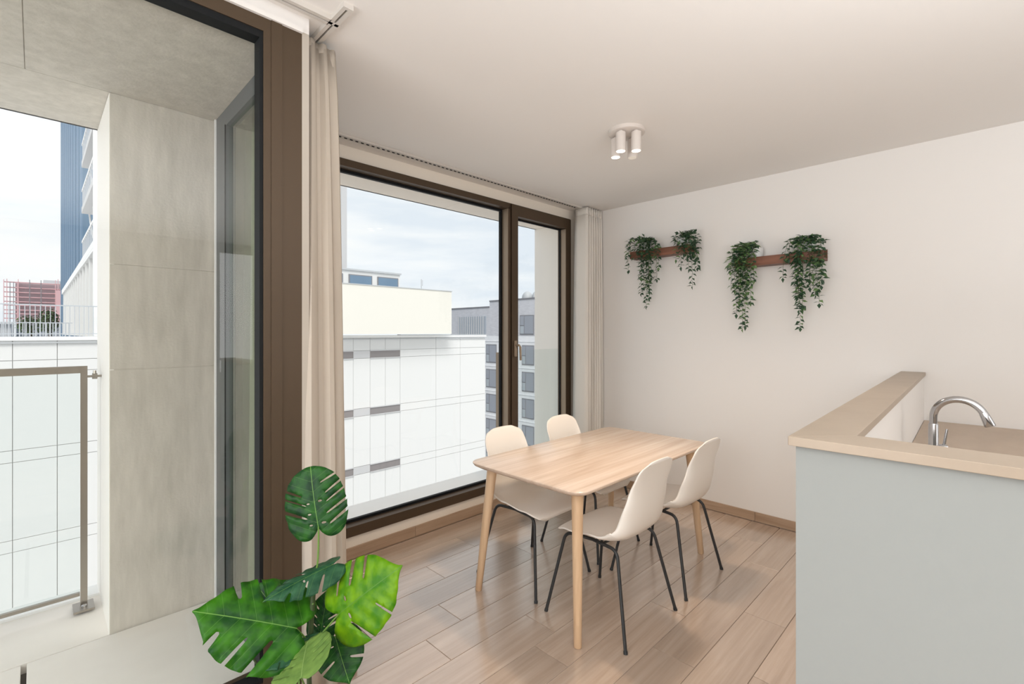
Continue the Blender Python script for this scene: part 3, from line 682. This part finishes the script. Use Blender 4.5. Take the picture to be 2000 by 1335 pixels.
def catmull(ctrl, k):
    out = []
    for i in range(len(ctrl) - 1):
        p0, p1, p2, p3 = ctrl[max(i - 1, 0)], ctrl[i], ctrl[i + 1], ctrl[min(i + 2, len(ctrl) - 1)]
        for j in range(k):
            t = j / k; out.append(.5 * ((2 * p1) + (p2 - p0) * t + (2 * p0 - 5 * p1 + 4 * p2 - p3) * t * t + (3 * p1 - p0 - 3 * p2 + p3) * t ** 3))
    out.append(ctrl[-1]); return out
def monstera_leaf(name, base, tip, normal, width, material, parent, slits=(.12, .30, .48, .66), cup=.10, droop=.10, wave=.012, seed=0, slitw=.035, holes=True, inner=.16, orb=False, slitsl=None):
    rr = random.Random(seed)
    half = [(0, .0), (.05, -.07), (.16, -.155), (.29, -.15), (.41, -.05), (.485, .12), (.50, .30), (.465, .48), (.41, .65), (.31, .80), (.15, .93), (.05, 1.01), (.012, 1.06), (0, 1.07)]
    if orb: half = [(0, .0), (.05, -.08), (.16, -.17), (.30, -.16), (.42, -.06), (.495, .12), (.515, .32), (.50, .50), (.455, .68), (.37, .83), (.24, .94), (.09, 1.0), (0, 1.01)]
    def side(sg):
        o = catmull([Vector((p[0], p[1])) for p in half], 7)
        for a in (slits if sg > 0 or slitsl is None else slitsl):
            a2 = a + rr.uniform(-.02, .02)
            target = None; best = 9
            # vein runs out and up from (inner, a) at slope .55
            for i in range(10, len(o)):
                p = o[i]
                if p.x < inner + .05: continue
                e_ = abs((p.y - a2) - (p.x) * .50)
                if e_ < best: best = e_; target = i
            if target is None: continue
            q = o[target]; inn = Vector((inner + rr.uniform(-.03, .04), a2 + inner * .5))
            # replace neighbourhood
            dirv = (q - inn).normalized(); nrm = Vector((-dirv.y, dirv.x)); wv = slitw * rr.uniform(.7, 1.25)
            lo = target - 1
            while lo > 1 and (o[lo] - q).length < wv * .5: lo -= 1
            hi = target + 1
            while hi < len(o) - 2 and (o[hi] - q).length < wv * .5: hi += 1
            m1, m2 = inn.lerp(q, .5), inn.lerp(q, .04)
            pA = [q - nrm * wv * .5, inn.lerp(q, .5) - nrm * wv * .42, inn.lerp(q, .08) - nrm * wv * .28]
            pB = [inn.lerp(q, .08) + nrm * wv * .28, inn.lerp(q, .5) + nrm * wv * .42, q + nrm * wv * .5]
            # keep order along outline (outline runs base to tip)
            if (o[lo] - pA[0]).length > (o[lo] - pB[-1]).length: seq = pB[::-1] + [inn] + pA[::-1]
            else: seq = pA + [inn] + pB
            o = o[:lo + 1] + seq + o[hi:]
        return [Vector((p.x * sg, p.y)) for p in o]
    r_ = side(1); l_ = side(-1)
    out = r_ + l_[-2:0:-1]
    pts = list(out); n = len(out)
    g = .055
    for ix in range(-10, 11):
        for iy in range(-3, 20):
            p = Vector((ix * g + (.5 * g if iy % 2 else 0), iy * g))
            if min((p - q).length for q in out) > g * .55: pts.append(p)
    for iy in range(1, 20):
        pts.append(Vector((0, iy * .05)))
    hl = []
    if holes:
        for sg in (-1, 1):
            for a in slits[:-1]:
                if rr.random() < .8: hl.append((Vector((sg * rr.uniform(.085, .12), a + rr.uniform(.10, .13))), rr.uniform(.022, .032)))
    edges = [(i, (i + 1) % n) for i in range(n)]
    for c, r in hl:
        b = len(pts)
        pts = pts[:b] + [c + Vector((r * math.cos(k * math.pi / 4) * 1.3, r * math.sin(k * math.pi / 4) * .6)) for k in range(8)]
        edges += [(b + k, b + (k + 1) % 8) for k in range(8)]
    V, E, Fc = delaunay_2d_cdt(pts, edges, [], 0, 1e-5)[:3]
    def inside(p):
        c = False; j = n - 1
        for i in range(n):
            a, b = out[i], out[j]
            if (a.y > p.y) != (b.y > p.y) and p.x < (b.x - a.x) * (p.y - a.y) / (b.y - a.y) + a.x: c = not c
            j = i
        return c
    faces = []
    for f in Fc:
        c = sum((V[i] for i in f), Vector((0, 0))) / len(f)
        if not inside(c): continue
        if any(((c.x - h[0].x) / 1.3) ** 2 + ((c.y - h[0].y) / .6) ** 2 < h[1] ** 2 for h in hl): continue
        faces.append(tuple(f))
    Yv = tip - base; ln = Yv.length / 1.03; Yv.normalize()
    Nv = normal - Yv * normal.dot(Yv); Nv.normalize(); Xv = Yv.cross(Nv)
    vs = []
    for p in V:
        x, y = p.x, p.y
        z = -cup * (abs(x) * 2) ** 1.6 * .5 + droop * (.25 - (y - .5) ** 2) * 1.0 + .018 * min(1, abs(x) / .05) + wave * math.sin((y - abs(x) * .5) * 34 + seed) * min(1, abs(x) * 3)
        vs.append(base + Yv * (y * ln) + Xv * (x * ln * width) + Nv * (z * ln))
    me = bpy.data.meshes.new(name); me.from_pydata([tuple(v) for v in vs], [], faces); me.update()
    uvl = me.uv_layers.new(name='leaf')
    for lp in me.loops: q = V[lp.vertex_index]; uvl.data[lp.index].uv = (q.x + .5, q.y)
    me.materials.append(material); me.polygons.foreach_set('use_smooth', [True] * len(me.polygons))
    o = link(name, me, parent)
    s = o.modifiers.new('thickness', 'SOLIDIFY'); s.thickness = .0012
    return o
D0 = 1.45
pb = wp(612, 1400, D0); pb.z = 0
mon = thing('monstera_plant', 'big artificial monstera plant in front of the left curtain', 'potted plant', tuple(pb))
MB().lathe([(.11, 0), (.125, .01), (.15, .27), (.155, .28), (.143, .28), (.138, .24)], pb, 32).obj('pot', M['pot'], mon, smooth=True)
MB().lathe([(.005, 0), (.139, 0), (.139, .004), (.005, .006)], pb + Vector((0, 0, .245)), 28).obj('soil', M['bark'], mon)
def nrm(r, u, b): return (CR * r + CU * u + CB * b)
leaves = [  # base px, tip px (with depths), normal (right, up, to camera), width, material, kwargs
    ((622, 1030, 1.46), (606, 908, 1.50), nrm(-.05, .15, 1), 1.04, 'mA', dict(seed=1, slits=(-.04, .13, .30, .47, .62), slitsl=(.08, .28, .46), slitw=.04, cup=.10, orb=True)),
    ((578, 1226, 1.40), (383, 1194, 1.33), nrm(.15, .85, .75), .95, 'mC', dict(seed=2, slits=(.30, .60), slitsl=(.10, .36, .66), slitw=.06, cup=.16, wave=.02)),
    ((662, 1198, 1.42), (781, 1107, 1.40), nrm(-.25, .45, 1), .98, 'mB', dict(seed=3, slits=(.05, .46), slitsl=(.0, .22, .42), slitw=.055, cup=.16)),
    ((650, 1102, 1.47), (518, 1172, 1.36), nrm(.1, 1, .22), .62, 'mE', dict(seed=4, slits=(.1, .35, .6), slitw=.06, cup=.3)),
    ((588, 1322, 1.28), (602, 1248, 1.40), nrm(-.2, .55, 1), 1.45, 'mD', dict(seed=5, slits=(.12, .32, .52), slitw=.022, cup=-.06, orb=True, holes=False)),
    ((655, 1243, 1.45), (682, 1332, 1.40), nrm(.1, .5, 1), 1.2, 'mA', dict(seed=6, slits=(.05, .40), slitsl=(.2, .45), slitw=.06)),
    ((625, 1240, 1.50), (642, 1150, 1.54), nrm(.1, .1, 1), .75, 'mA', dict(seed=7, slits=(.1, .3, .5), slitw=.05)),
    ((612, 1246, 1.42), (506, 1312, 1.31), nrm(-.2, 1, .35), .55, 'mE', dict(seed=8, slits=(.3, .6), cup=.2)),
    ((560, 1215, 1.47), (500, 1140, 1.52), nrm(.1, .4, 1), .9, 'mA', dict(seed=9, slits=(.1, .35, .6))),
]
stemtop = wp(613, 1150, D0 + .01)
for i, (b, t, nn, wd, mk, kw) in enumerate(leaves):
    lo_ = monstera_leaf('leaf', wp(*b), wp(*t), nn, wd, M[mk], mon, **kw)
stem = [pb + Vector((0, 0, .24)), wp(604, 1330, D0), wp(607, 1235, D0), wp(613, 1139, D0 + .01)]
MB().tube(catmull(stem, 6), .0075, 10).obj('stem', M['mstem'], mon, smooth=True)
def pet(pts, r0=.003, r1=.0024):
    c = catmull([wp(*p) for p in pts], 6); n = len(c)
    MB().tube(c, [r0 + (r1 - r0) * i / (n - 1) for i in range(n)], 8).obj('petiole', M['mpet'], mon, smooth=True)
pet([(613, 1145, D0 + .01), (620, 1100, D0 + .01), (622, 1060, D0 + .01), (622, 1028, 1.46)])
pet([(606, 1260, D0), (596, 1245, 1.43), (578, 1226, 1.40)])
pet([(607, 1262, D0), (630, 1235, 1.44), (662, 1198, 1.42)])
pet([(611, 1180, D0), (616, 1140, 1.47), (650, 1102, 1.47)])
pet([(602, 1400, D0), (598, 1350, 1.36), (588, 1322, 1.28)])
pet([(606, 1285, D0), (632, 1252, 1.47), (655, 1243, 1.45)])
pet([(607, 1290, D0), (612, 1260, 1.48), (625, 1240, 1.50)])
pet([(605, 1400, D0), (585, 1345, 1.40), (590, 1290, 1.45), (612, 1246, 1.42)])
pet([(606, 1275, D0), (585, 1240, 1.46), (560, 1215, 1.47)])
MB().tube(catmull([wp(600, 1400, D0), wp(560, 1340, 1.42), wp(515, 1310, 1.40), wp(494, 1284, 1.39)], 6), .003, 8).obj('stem', M['mstem'], mon, smooth=True)

# ------------------------------------------------------------------ outside: white panelled building across the court
FY = 24.0
wb = thing('white_panel_building', 'white panelled building opposite with three rows of slot windows', 'building', (10, FY, -14))
box('core', -14, 21.42, FY + .05, FY + 14, -14, 1.18, M['facjoint'], wb)
xs1 = [-.548 + 1.125 * i for i in range(-3, 3)]
xs2 = [10.37, 11.24, 12.02, 13.0, 13.93, 14.88]
xs3 = [14.88, 17.4, 19.3, 21.45]
zr = []
z = .5
zr.append((.5, 1.22))
for k in range(5):
    zr.append((z - .42, z)); zr.append((z - 3.12, z - .42)); z -= 3.12
pc = {}
for xs, reg in ((xs1, 1), (xs2, 2), (xs3, 3)):
    for a, b in zip(xs, xs[1:]):
        for j, (z0, z1) in enumerate(zr):
            mk = 'facade'; g = .018
            if reg == 2 and j % 2 == 1 and j > 0:
                mk = 'slotmid' if abs(a - 12.02) < .01 else 'slot'
                if a > 12.9 or a < 12.03:
                    pass
            key = (round(b - a, 2), round(z1 - z0, 2), mk)
            if key not in pc:
                hx_, hz_ = (b - a) / 2 - g / 2, (z1 - z0) / 2 - g / 2
                if mk == 'slot': pc[key] = MB().box(-hx_ - .01, hx_ + .01, .10, .14, -hz_, hz_).mesh('window', M['slot'])
                else: pc[key] = MB().box(-hx_, hx_, 0, .08, -hz_, hz_).mesh('facade_panel', M[mk])
            o = bpy.data.objects.new('slot_window' if mk == 'slot' else 'facade_panel', pc[key]); col.objects.link(o); o.parent = wb
            o.location = Vector(((a + b) / 2, FY - (.0 if mk != 'slot' else .10), (z0 + z1) / 2)) - wb.location
box('facade_panel', 1.70, 10.37, FY, FY + .05, -14, 1.22, M['facade'], wb)
box('facade_panel', -14, -3.92, FY, FY + .05, -14, 1.22, M['facade'], wb)
for k in range(3):   # sills and lintels that frame the slot windows
    zt_ = .5 - 3.12 * k
    for (a, b) in ((10.37, 12.02), (13.0, 14.88)):
        box('slot_frame', a, b, FY - .05, FY + .04, zt_ - .03, zt_ + .02, M['slotmid'], wb); box('slot_frame', a, b, FY - .06, FY + .04, zt_ - .44, zt_ - .40, M['slotmid'], wb)
box('parapet_cap', -14, 21.5, FY - .06, FY + .5, 1.20, 1.33, M['white'], wb)
box('drip_edge', -14, 21.52, FY - .09, FY - .02, 1.10, 1.14, M['faccap'], wb)
box('drip_edge', 14.88, 21.52, FY - .09, FY + .3, 1.33, 1.36, M['faccap'], wb)
# upper cream volume
UY = 23.0
ub = thing('cream_rooftop_volume', 'blank cream upper volume overhanging the white facade', 'building', (12, UY, 1.35))
box('block', 6.0, 17.83, UY, UY + 6, 1.40, 3.95, M['facade2'], ub)
box('parapet_cap', 5.9, 17.86, UY - .04, UY + 6, 3.95, 3.99, M['faccap'], ub)
ph = thing('rooftop_pavilion', 'low rooftop room with a band of blue windows above the cream volume', 'building', (12, 26, 4.0))
PX1 = fx(781, 26); 
box('body', 8.0, PX1, 26, 28.5, 4.0, fz(781, 536, 26), M['facade'], ph)
box('roof_edge', 7.9, PX1 + .05, 25.9, 28.6, fz(781, 537, 26), fz(781, 534, 26) , M['faccap'], ph)
zw0, zw1 = 4.02, 4.62
for (a, b) in ((640, 669), (680, 726), (736, 777)):
    wn = box('window', fx(a, 26) + .02, fx(b, 26), 25.94, 26.0, fz(727, 558, 26), fz(727, 539, 26), M['ffr'], ph)
    box('pane', fx(a, 26) + .08, fx(b, 26) - .06, 25.92, 25.94, fz(727, 556, 26), fz(727, 541, 26), M['bluetower'], wn)
an = MB().tube([(fx(823, 25), 25, 3.9), (fx(823, 25), 25, fz(823, 545, 25))], .03, 6).tube([(fx(823, 25), 25, 4.4), (fx(823, 25) + .08, 25, 4.4), (fx(823, 25) + .08, 25, 4.75)], .02, 6).obj('roof_antenna', M['faccap'])
an['label'] = 'thin roof antenna standing on the cream volume'; an['category'] = 'antenna'
# tall slab that shows at both sides of the pier
tw = thing('tall_white_block', 'tall white wing rising beyond the stone pier, balconies on its left side', 'building', (7, 26, 1.3))
XR = fx(679, 26); XL = 1.62
box('core', 6.0, fx(670, 29), 29.2, 46, 1.36, 34, M['facade'], tw)
box('core', 3.42, 6.0, 26, 46, 1.36, 34, M['facade'], tw)
box('balcony_wall', 2.9, 3.42, 25, 31.5, 5.1, 34, M['facade'], tw)
box('corner_pier', fx(679, 29) - .37, fx(679, 29), 29.1, 30.4, 4.1, 34, M['slotmid'], tw)
box('end_wall', XL, 4.0, 24.52, 25.0, 1.34, 20, M['white'], tw)
zs = [5.1, 7.6, 9.85, 12.1, 14.35]
for i, z_ in enumerate(zs):
    box('balcony_slab', XL, 2.92, 25.0, 31.5, z_ - .28, z_ - (.0), M['white'] if i == 0 else M['slotmid'], tw)
    if i < 4:
        rl = box('balcony_rail', XL, XL + .05, 25.0, 31.4, z_ + .75, z_ + .85, M['white'], tw)
        for j in range(10):
            y = 25.2 + j * .65; box('baluster', XL + .01, XL + .04, y, y + .04, z_, z_ + .75, M['rail'], rl)
        for j in range(3): MB().tube([(XL + .3, 25.4 + j * 2.2, z_ + .85), (XL + .3, 27.2 + j * 2.2, zs[i + 1] - .28)], .04, 6).obj('brace', M['white'], tw)
# colonnade wing
cw = thing('colonnade_wing', 'white wing with a row of columns under a deep roof edge', 'building', (3, 40, 1.3))
box('roof_edge', XL, 3.4, 31.5, 56, 4.72, 5.08, M['white'], cw); box('back_wall', 2.9, 3.1, 25, 56, 1.3, 4.8, M['facade'], cw)
box('soffit', XL, 2.95, 25, 31.5, 4.70, 4.81, M['white'], cw)
for i in range(15):
    y = 25.6 + i * 2.05; box('column', XL + .06, XL + .42, y, y + .45, 1.3, 4.72, M['facade'], cw)
# roof railing
rr_ = thing('roof_railing', 'thin bar railing along the roof edge left of the stone pier', 'railing', (0, FY + .1, 1.33))
box('top_rail', -3.0, 1.75, FY + .08, FY + .12, 2.45, 2.49, M['rail'], rr_)
box('bottom_rail', -3.0, 1.75, FY + .09, FY + .11, 1.42, 1.45, M['rail'], rr_)
me = MB().box(-.011, .011, -.011, .011, 0, 1.13).mesh('bar', M['rail'])
for i in range(37):
    o = bpy.data.objects.new('bar', me); col.objects.link(o); o.parent = rr_; o.location = Vector((-2.98 + i * .13, FY + .1, 1.33)) - rr_.location
# inner fine railing seen low beyond
r2 = thing('roof_railing', 'dense low balustrade beyond the first roof railing', 'railing', (0, 34, 1.3))
box('top_rail', -4, 1.4, 34, 34.05, 1.95, 2.0, M['rail'], r2)
me = MB().box(-.02, .02, -.015, .015, 0, .66).mesh('bar', M['rail'])
for i in range(44):
    o = bpy.data.objects.new('bar', me); col.objects.link(o); o.parent = r2; o.location = Vector((-3.9 + i * .12, 34.02, 1.3)) - r2.location
box('roof_terrace', -14, 2.9, FY + 14, FY + 32, -14, 1.15, M['concrete'], None, label='flat grey terrace roof behind the white parapet', category='roof')
# blue tower
bt = thing('blue_tower', 'slender blue clad office tower', 'tower', (8, 82, 0))
box('core', 3.05, 22, 58, 106, -14, 75, M['bluetower'], bt)
for i in range(19):
    y = 58.2 + i * 2.55; box('fin', 2.90, 3.05, y, y + .35, -14, 75, M['bluefin'] if i % 2 == 0 else M['bluetower'], bt)
# scaffolded building
SY = 150
sb = thing('scaffolded_building', 'distant building wrapped in pink netting and red scaffold', 'building', (0, SY, -14))
box('block', fx(30, SY), fx(150, SY), SY, SY + 25, -14, fz(60, 553, SY), M['net'], sb)
box('roof_box', fx(85, SY), fx(125, SY), SY + 2, SY + 8, fz(60, 553, SY), fz(100, 546, SY), M['faccap'], sb)
for py in (553, 563, 572, 581, 590, 597, 606, 613, 622):
    box('scaffold_lift', fx(8, SY), fx(119, SY), SY - 1.3, SY - .2, fz(60, py, SY) - .09, fz(60, py, SY) + .09, M['scaff'], sb)
for px in (8, 14, 20, 27, 34, 36, 58, 80, 108, 113, 118):
    box('standard', fx(px, SY) - .06, fx(px, SY) + .06, SY - 1.4, SY - 1.25, -8, fz(px, 545 + (px % 7), SY), M['scaff'] if px in (8, 14, 34, 36, 108, 113) else M['ffr'], sb)
box('stair_tower', fx(108, SY), fx(122, SY), SY - 2.4, SY - 1.4, -8, fz(110, 568, SY), M['scaff'], sb)
fb = thing('low_dark_building', 'low dark building below the distant scaffold', 'building', (0, 110, -14))
box('block', fx(30, 110), fx(140, 110), 110, 122, -14, fz(60, 634, 110), M['cladgrey'], fb); box('roof_edge', fx(30, 110), fx(140, 110), 109.9, 110, fz(60, 637, 110), fz(60, 634, 110), M['ffr'], fb)
for i in range(6): box('window', fx(38 + i * 14, 110), fx(46 + i * 14, 110), 109.85, 109.95, -2.2, fz(60, 640, 110), M['fwin'], fb)
fb2 = thing('pale_distant_house', 'pale low house at the horizon beside the trees', 'building', (0, 100, -14))
box('block', fx(-60, 100), fx(22, 100), 100, 110, -14, fz(10, 633, 100), M['slotmid'], fb2); box('roof', fx(-62, 100), fx(23, 100), 99.5, 111, fz(10, 633, 100), fz(10, 631, 100), M['faccap'], fb2)
rt = random.Random(3)
def tree(px, py, w_, h_, Y, label):
    c = Vector((fx(px, Y), Y, fz(px, py, Y)))
    root = thing('tree', label, 'tree', (c.x, c.y, -14)); m = MB()
    for i in range(700):
        v = Vector((rt.gauss(0, 1), rt.gauss(0, 1), rt.gauss(0, 1))); v.normalize(); v *= rt.random() ** .35
        p = c + Vector((v.x * w_, v.y * w_, v.z * h_)); leaf_geo(m, p, Vector((rt.uniform(-1, 1), rt.uniform(-1, 1), rt.uniform(-1, .5))), Vector((0, 0, 1)), .35, .25)
    m.obj('crown', M['tree'], root, kind='stuff')
    MB().tube([(c.x, c.y, -14), (c.x + .1, c.y, c.z - h_ * .4)], [.3, .15], 8).obj('trunk', M['bark'], root)
tree(58, 633, 1.3, 1.2, 88, 'rounded dark tree below the scaffold, left one')
tree(96, 626, 1.0, 1.6, 84, 'taller dark tree below the scaffold, right one')

# ------------------------------------------------------------------ grey brick block at the end of the court
EX = 40.0
def ex(px):
    u = (px - CX) / F; return EX * (1 - u) / (1 + u)
def ez(px, py):
    u = (px - CX) / F; return EYE - EX * S2 / (1 + u) * (py - HY) / F
gb = thing('grey_brick_block', 'grey brick apartment block with rows of tall windows', 'building', (EX, 40, -14))
ztop = ez(1000, 586)
box('lower_wall', EX, EX + 12, 20, ex(880), -14, ez(1000, 656), M['brickw'], gb)
box('upper_wall', EX + .02, EX + 12, 20, ex(956), ez(1000, 656), ztop, M['brick'], gb)
box('upper_wall', EX + .02, EX + 12, ex(956), ex(880), ez(1000, 656), ez(920, 602), M['brick'], gb)
box('roof_edge', EX - .05, EX + 12, 20, ex(956), ztop, ztop + .15, M['ffr'], gb)
box('roof_edge', EX - .05, EX + 12, ex(956), ex(880), ez(920, 602), ez(920, 602) + .15, M['ffr'], gb)
box('chimney', EX + .3, EX + 1.5, ex(962), ex(957), ez(920, 602), ez(960, 588), M['brick'], gb)
cl_ = box('metal_cladding', EX - .12, EX, ex(950), ex(898), ez(925, 654), ez(925, 618), M['cladgrey'], gb)
for i in range(12):
    y = ex(898) + (ex(950) - ex(898)) * i / 12; box('standing_seam', EX - .2, EX - .12, y, y + .09, ez(925, 654), ez(925, 618), M['slotmid'], cl_)
def gwin(pa, pb_, za, zb, low=True):
    ya, yb = ex(pb_), ex(pa)
    fr = box('window', EX - .06, EX + .01, ya, yb, za, zb, M['ffr'], gb)
    w_ = yb - ya; m1 = ya + w_ * .68
    box('pane', EX - .09, EX - .06, ya + .08, m1 - .05, za + .1, zb - .1, M['fwin'], fr)
    box('pane', EX - .09, EX - .06, m1 + .05, yb - .08, za + (zb - za) * .48, zb - .1, M['fwin'], fr)
    box('pane', EX - .09, EX - .06, m1 + .05, yb - .08, za + .1, za + (zb - za) * .44, M['fwinlow'], fr)
for k in range(7):
    zt_ = ez(1030, 674) - k * 3.07
    for (pa, pb_) in ((1020, 1043.5), (950, 970), (1066, 1090), (905, 924)):
        gwin(pa, pb_, zt_ - 2.25, zt_)
    box('string_course', EX - .05, EX, 20, ex(880), zt_ + .38, zt_ + .46, M['brickw'], gb)
gwin(1016, 1043, ez(1030, 653), ez(1030, 615))
for i, (px, py, r) in enumerate(((1013, 578, .65), (1029, 578, .42))):
    y = ex(px); z_ = ez(px, 585) + .1
    v_ = MB().lathe([(r, 0), (r, .25), (r * .92, .5), (r * .7, .75), (r * .35, .92), (.02, .97)], (EX + 1.5, y, z_), 16).obj('roof_vent', M['faccap'], None, smooth=True)
    v_['label'] = ['larger white domed roof vent on the brick block', 'smaller white domed roof vent on the brick block'][i]; v_['category'] = 'roof vent'
# white mast and small stair hut low between the buildings
ms = thing('white_lattice_mast', 'small white lattice frame low between the two buildings', 'mast', (fx(965, 30), 30, -14))
for dx_ in (-.22, .22): box('upright', fx(965, 30) + dx_ - .03, fx(965, 30) + dx_ + .03, 30, 30.06, -14, fz(965, 846, 30), M['white'], ms)
for i in range(12): box('rung', fx(965, 30) - .22, fx(965, 30) + .22, 30, 30.04, fz(965, 846, 30) - .03 - i * .5, fz(965, 846, 30) + .02 - i * .5, M['white'], ms)
box('ground', -60, 120, 4, 220, -14.3, -14, M['concrete'], None, kind='structure')
# body of our own building below the flat
box('wall_building_below', LX - .3, 7, RY - .2, 3.46, -14, -.6, M['stone'], None, kind='structure')
